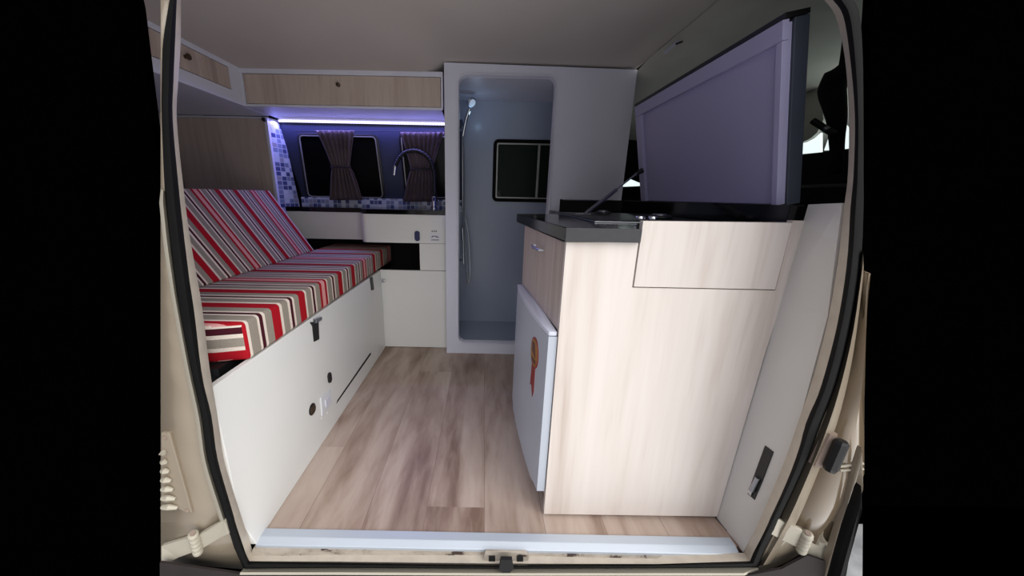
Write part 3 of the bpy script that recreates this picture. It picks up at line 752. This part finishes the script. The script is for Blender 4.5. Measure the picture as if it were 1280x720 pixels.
obj('hose', MB().tube(hose, [.0048+.0008*(i % 2) for i in range(len(hose))], 8), M['steel'], ss, 'grey metal hose', smooth=True)
obj('valve', MB().tube([at(578, 285, y=Y), at(578.6, 299, y=Y)], .013, 12), M['chrome'], ss, smooth=True)
# the lit ring of the shower head
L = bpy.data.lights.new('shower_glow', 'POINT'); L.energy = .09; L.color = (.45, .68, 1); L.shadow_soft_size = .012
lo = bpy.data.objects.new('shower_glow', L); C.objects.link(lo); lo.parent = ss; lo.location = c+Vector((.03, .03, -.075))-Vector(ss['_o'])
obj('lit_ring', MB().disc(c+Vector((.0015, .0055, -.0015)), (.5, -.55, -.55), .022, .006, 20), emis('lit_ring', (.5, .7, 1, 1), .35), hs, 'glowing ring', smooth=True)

# ================================================================ KITCHEN UNIT
KY = .862
def kx(y): return .214-.085*(y-KY)
kc = thing('kitchen_cabinet', 'tall pale wood kitchen unit standing at the right of the doorway', 'cabinet', (.5, 1.15, 0))
fx0, fz0 = .399, .7765
mb = MB()
xr0, xr1 = at(895, 646, y=KY).x+.004, .812
mb.poly([(.214, KY, .008), (xr0, KY, .012), (xr1-.02, KY, .60), (xr1, KY, .955), (.775, KY, .955), (.7755, KY, fz0-.003), (fx0-.003, KY, fz0-.003), (fx0-.003, KY, .893), (.212, KY, .890)], (0, .018, 0))
obj('side_panel', mb, M['panel_wood'], kc)
fl = obj('flap', MB().poly([(fx0, KY-.003, fz0), (.772, KY-.003, fz0), (.7725, KY-.003, .950), (fx0, KY-.003, .947)], (0, .018, 0), .001), wood('flap_wood', (8, 9, .5), [(p, tuple(int(q*.985) for q in c_)) for p, c_ in LW]), kc, 'drop flap, slightly darker wood')
obj('flap_gap', MB().box(fx0-.004, .776, KY+.014, KY+.019, fz0-.005, .94), M['dark'], kc)
yb_ = 1.385
obj('carcass', MB().poly([(.25, KY+.02, .02), (.25, yb_-.002, .02), (.78, yb_, .02), (.78, KY+.02, .02)], (0, 0, .86)), M['dark'], kc)
dz0 = .642
d = obj('drawer', MB().poly([(kx(KY+.018), KY+.019, dz0), (kx(yb_), yb_, dz0), (kx(yb_)+.018, yb_, dz0), (kx(KY+.018)+.018, KY+.019, dz0)], (0, 0, .245), .001), M['cab_wood'], kc, 'wood drawer front above the fridge')
yh = 1.135; xh = kx(yh)
a, b_ = Vector((kx(1.08), 1.08, .835)), Vector((kx(1.19), 1.19, .835))
obj('handle', MB().tube([a, a+Vector((-.014, 0, 0)), (a+b_)/2+Vector((-.02, 0, 0)), b_+Vector((-.014, 0, 0)), b_], [.003, .004, .0055, .004, .003], 8), M['steel'], d, 'small metal pull', smooth=True)
obj('back_stile', MB().poly([(kx(yb_), yb_, 0), (kx(yb_)+.3, yb_, 0), (kx(yb_)+.3, yb_+.015, 0), (kx(yb_), yb_+.015, 0)], (0, 0, .885)), M['cab_wood'], kc)
# worktop
wt = thing('kitchen_worktop', 'black worktop with a grey edge on the pale wood kitchen unit', 'worktop', (.5, 1.3, .885))
P = [(.206, KY-.012), (.395, KY-.012), (.395, KY+.022), (.80, KY+.022), (.80, 2.015), (.38, 2.015), (.38, 1.55), (.142, 1.49), ]
obj('slab', MB().poly([(x, y, .893) for x, y in P], (0, 0, .035), .002), M['black_top'], wt)
obj('edge_band', MB().poly([(.206, KY-.0135, .894), (.395, KY-.0135, .894), (.395, KY-.0135, .927), (.206, KY-.0135, .927)], (0, .002, 0)), M['edge_grey'], wt, 'dark grey edge band')
obj('upstand', MB().box(.775, .812, KY+.019, 1.95, .9285, .992, .001), M['black_top'], wt)
bb = obj('bulkhead', MB().box(.37, 1.2, 2.03, 2.05, .3, .985), M['dark']); bb.name = 'wall_bulkhead'; bb['kind'] = 'structure'
# cooktop
ck = thing('cooktop', 'black glass cooktop with a steel rim set into the worktop under the lid', 'cooktop', (.56, 1.2, .929))
obj('rim', MB().box(.34, .76, 1.05, 1.62, .9285, .9315, .001), M['steel'], ck, 'thin steel rim')
obj('glass_plate', MB().box(.345, .755, 1.055, 1.614, .9315, .935, .001), M['glass_black'], ck)
for x, y, r_ in ((.50, 1.45, .055), (.62, 1.22, .07)):
    bn = obj('burner', MB().disc((x, y, .938), (0, 0, 1), r_*.6, .008), M['black'], ck)
    obj('burner_cap', MB().disc((x, y, .945), (0, 0, 1), r_*.35, .006), M['steel'], bn)
for x, y in ((.50, 1.10), (.54, 1.10)): obj('control_knob', MB().disc((x, y, .938), (0, 0, 1), .014, .010), M['chrome'], ck, smooth=True)
# lid
ld = thing('worktop_lid', 'raised black lid with a framed white underside above the kitchen unit', 'lid', (.81, 1.35, .99))
def lidp(y, s, off=0):
    """s 0 bottom hinge - 1 top; off outward (+x) from the white face"""
    A_ = Vector((.803, y, .992)); B_ = Vector((.712, y, 1.42)); n_ = Vector((.428, 0, .091)).normalized()
    return A_.lerp(B_, s)+n_*off
def lidbox(y0, y1, s0, s1, o0, o1, bev=.001):
    P = [lidp(y0, s0, o0), lidp(y0, s1, o0), lidp(y0, s1, o1), lidp(y0, s0, o1)]
    return MB().poly(P, (0, y1-y0, 0), bev)
ly0, ly1 = .945, 1.765
obj('white_board', lidbox(ly0+.002, ly1-.002, .0, .985, .006, .014), M['lid_white_blue_cast'], ld, 'white recessed board')
obj('black_shell', lidbox(ly0-.004, ly1+.004, -.01, 1.0, .0145, .050, .002), plain('lid_shell', (66, 72, 84), .5), ld, 'dark blue grey outer shell')
obj('shell_lip', lidbox(ly0-.004, ly1+.004, 1.003, 1.03, -.008, .050, .001), M['black'], ld, 'black top edge')
obj('frame_rail', lidbox(ly0, ly1, .90, 1.0, -.010, .0055), M['lid_white_blue_cast'], ld)
obj('frame_rail', lidbox(ly0, ly0+.018, .0, .898, -.010, .0055), M['lid_white_blue_cast'], ld)
obj('frame_rail', lidbox(ly1-.05, ly1, .0, .898, -.010, .0055), M['lid_white_blue_cast'], ld)
gs = thing('gas_strut', 'slim grey gas strut propping up the worktop lid', 'gas strut', at(732, 266, z=.94))
a = at(733, 266.5, y=1.52); a = at(733, 266.5, z=.937); b_ = lidp(1.74, .25, -.012); b_ = at(797, 216, y=1.72)
m_ = a.lerp(b_, .55)
obj('cylinder', MB().tube([a, m_], .0085, 12), M['steel'], gs, smooth=True); obj('piston_rod', MB().tube([m_, b_], .004, 10), M['chrome'], gs, smooth=True)
obj('lower_bracket', MB().box(a.x-.05, a.x+.02, a.y-.01, a.y+.02, .929, .936, .001), M['chrome'], gs, smooth=False)
obj('upper_bracket', MB().tube([b_+Vector((-.01, 0, -.008)), b_+Vector((.022, 0, .012))], [.008, .013], 8), M['black'], gs)

# fridge
FZ0, FZ1 = .082, .640
def fxo(y): return .186-.072*(y-.88)
fr_ = thing('fridge', 'small white fridge built into the left side of the kitchen unit', 'fridge', (.3, 1.13, .02))
obj('body', MB().poly([(fxo(.885)+.04, .885, .03), (fxo(1.38)+.04, 1.38, .03), (.238, 1.38, .03), (.238, .885, .03)], (0, 0, .59)), M['fridge'], fr_)
mb = MB()
yA, yB = .868, 1.385
P = []
for i in range(9):
    t = i/8; y = yA+(yB-yA)*t; P.append((fxo(y)-.012*math.sin(math.pi*t)**.6, y))
P += [(fxo(yB)+.038, yB), (fxo(yA)+.024, yA)]
mb.poly([(x, y, FZ0) for x, y in P], (0, 0, FZ1-FZ0-.002))
es = [e for e in mb.bm.edges]
bmesh.ops.bevel(mb.bm, geom=[e for e in mb.bm.edges if abs((e.verts[0].co-e.verts[1].co).z) < .01], offset=.012, segments=3, affect='EDGES')
dd = obj('door', mb, M['fridge'], fr_, smooth=True)
obj('door_cap', MB().poly([(x-.001, y, FZ1-.012) for x, y in P], (0, 0, .013), .003), M['fridge_top'], fr_, 'bluish white top cap', smooth=True)
# award sticker on the door
def fdoor(u, v):
    # on the bulging face
    best = None
    for i in range(400):
        y = .9+.45*i/400; t = (y-yA)/(yB-yA); x = fxo(y)-.012*math.sin(math.pi*t)**.6
        p = at(u, v, y=y)
        if best is None or abs(p.x-x) < best[0]: best = (abs(p.x-x), Vector((x, y, p.z)))
    return best[1]
c = fdoor(668.5, 441)
def fd(y, z, off=.0015):
    t = min(1, max(0, (y-yA)/(yB-yA))); return (fxo(y)-.012*math.sin(math.pi*t)**.6-off, y, z)
def ell(ry_, rz_, off, n=24): return [fd(c.y+ry_*math.cos(2*math.pi*i/n), c.z+rz_*math.sin(2*math.pi*i/n), off) for i in range(n)]
obj('ribbon_tail', MB().poly([fd(c.y-.015, c.z-.03), fd(c.y+.02, c.z-.03), fd(c.y+.028, c.z-.13), fd(c.y+.012, c.z-.12), fd(c.y-.004, c.z-.155), fd(c.y-.016, c.z-.13)], (.002, 0, 0)), M['red'], dd, 'red ribbon of the award sticker')
obj('award_ring', MB().poly(ell(.042, .052, .002), (.002, 0, 0)), M['red'], dd, 'red rim of the award sticker')
obj('award_disc', MB().poly(ell(.036, .045, .003), (.002, 0, 0)), M['gold'], dd, 'gold centre of the award sticker')
mb = MB(); mb.poly([fd(c.y-.02, c.z-.01, .004), fd(c.y+.02, c.z+.0, .004), fd(c.y+.022, c.z+.03, .004), fd(c.y-.006, c.z+.036, .004)], (.001, 0, 0)); mb.poly([fd(c.y-.026, c.z-.03, .004), fd(c.y+.018, c.z-.034, .004), fd(c.y+.02, c.z-.02, .004), fd(c.y-.026, c.z-.018, .004)], (.001, 0, 0))
obj('award_print', mb, M['maroon'], dd, 'dark print on the award sticker')

# right lining with its latch recess
mb = MB(); A_ = [(.783, .863, .0), (.796, .765, .0)]; 
mb.strip([[(.784, .866, 0), (.791, .866, .25), (.798, .866, .5), (.805, .866, .75), (.812, .866, .995)],
          [(.794, .760, -.004), (.794, .725, .25), (.793, .718, .5), (.792, .725, .75), (.791, .765, 1.0)]])
wr = struct('wall_right', mb, plain('side_lining', (206, 203, 200), .45, var=.01), solid=.006, sol_off=-1, label='white side lining between the kitchen unit and the door seal', cat='wall')
wr['_o'] = wr['_o']
def onr(u, v, off=0):
    p = at(u, v, x=.786); return p+Vector((-off, 0, 0))
obj('latch_recess', MB().poly([onr(957, 557, .002), onr(967, 565, .002), onr(944, 625, .002), onr(935, 617, .002)], (.004, 0, 0)), M['black'], wr, 'black slot')
obj('latch_bolt', MB().tube([onr(950, 597, .006), onr(942, 613, .006)], [.006, .007], 12), M['steel'], wr, 'metal latch bolt', smooth=True)
obj('latch_lug', MB().poly([onr(940, 607, .006), onr(944, 610, .006), onr(941, 620, .006), onr(937, 616, .006)], (.003, 0, 0)), M['chrome'], wr)
obj('floor_gap', MB().poly([(.775, .868, .0), (.785, .868, .002), (.797, .79, .002), (.787, .79, 0)], (0, 0, .002)), M['black'], wr, 'black gap at the floor')

# ================================================================ CAB
# far cab side: sill, tinted window, thin bright slot
w4 = struct('window_4', MB().box(.82, 1.55, 2.50, 2.52, 1.02, 1.40), M['glass_black'], 'dark cab side window behind the shower cabin', 'window')
obj('upper_bar', MB().box(.82, 1.55, 2.485, 2.498, 1.405, 1.425, .002), M['mirror_frame'], w4, 'silver top bar')
obj('daylight_gap', MB().poly([(.93, 2.49, 1.078), (1.20, 2.49, 1.095), (1.20, 2.49, 1.125), (1.09, 2.49, 1.11), (1.02, 2.49, 1.135), (.99, 2.49, 1.10), (.93, 2.49, 1.105)], (0, .008, 0)), M['sky_pane'], w4, 'bright daylight seen through the glass')
# windscreen at the front of the cab
WX = 1.75
def wp(u, v): return at(u, v, x=WX)
mb = MB()
mb.poly([wp(*q) for q in ((994, 193), (1026, 190), (1026, 166), (1018, 173), (1008, 178), (994, 181))], (.01, 0, 0))
mb.poly([wp(*q) for q in ((1030, 188), (1070, 186), (1058, 158), (1044, 144), (1040, 160))], (.01, 0, 0))
w5 = struct('window_5', mb, M['sky_pane'], 'bright daylight in the windscreen at the far right', 'windscreen')
struct('trim_11', MB().poly([wp(*q)+Vector((-.02, 0, 0)) for q in ((994, 95), (1030, 100), (1034, 150), (1026, 166), (1018, 173), (1008, 178), (994, 181))], (.015, 0, 0)), M['head'], 'grey curved panel above the windscreen', 'panel')
struct('trim_12', MB().box(1.42, 1.72, .90, 2.48, .3, 1.207, .01), M['dark'], 'black dashboard under the windscreen', 'dashboard')
L = bpy.data.lights.new('headliner_fill', 'AREA'); L.shape = 'RECTANGLE'; L.size = .5; L.size_y = 1.2; L.energy = 2.0; L.color = (.9, 1, .98)  # unseen fill lamp behind the dashboard, added to brighten the cab headliner
lo = bpy.data.objects.new('headliner_fill', L); C.objects.link(lo); lo.location = (2.0, 1.7, 1.12); lo.rotation_euler = (math.radians(180), math.radians(-35), 0)
# seat behind the lid with head restraint
st = thing('cab_seat', 'black cab seat with a head restraint seen past the raised lid', 'seat', (1.25, 1.2, .3))
sx = at(1045, 220, y=1.15)
mb = MB(); mb.box(1.10, 1.24, 1.00, 1.42, .45, 1.06, .04); obj('backrest', mb, M['seat_black'], st, smooth=True)
mb = MB(); mb.box(1.10, 1.6, 1.0, 1.42, .33, .48, .04); obj('seat_base', mb, M['seat_black'], st, smooth=True)
# belt bundle hanging from the roof by the pillar
bt_ = thing('seat_belt', 'dark seat belt bundle with a buckle hanging in front of the windscreen', 'seat belt', at(1047, 200, x=1.28))
bp = [at(1062, 8, x=1.28), at(1056, 60, x=1.28), at(1052, 84, x=1.28), at(1045, 98, x=1.28), at(1040, 112, x=1.28), at(1043, 130, x=1.28), at(1046, 150, x=1.28), at(1046, 175, x=1.28), at(1047, 215, x=1.28)]
sp3 = spline(bp, 5)
obj('webbing', MB().tube(sp3, [.010 if i < 9 else min(.040, .010+.008*(i-9)) if i < 20 else .040-.0012*(i-20) for i in range(len(sp3))], 14), M['seat_black'], bt_, smooth=True)
mr = obj('buckle', MB().tube([at(1016, 151, x=1.22), at(1043, 168, x=1.25)], [.011, .011], 10), M['black'], bt_, smooth=True)
obj('buckle_band', MB().tube([at(1031, 160.5, x=1.235), at(1035, 163, x=1.24)], .0118, 10), M['steel'], mr, 'pale band', smooth=True)
# clip at the joint of the two ceiling linings
cp = thing('ceiling_clip', 'small pale clip with a black pin on the ceiling seam by the lid', 'clip', at(840, 60, z=1.655))
obj('tab', MB().poly([at(828, 67, z=1.655), at(846, 52, z=1.655), at(850, 53, z=1.655), at(832, 68, z=1.655)], (0, 0, .006), .001), M['white_blue_cast'], cp)
obj('pin', MB().tube([at(845, 55, z=1.652), at(853, 52, z=1.652)], .004, 8), M['black'], cp)
for o in list(C.objects):
    if '_o' in o: del o['_o']
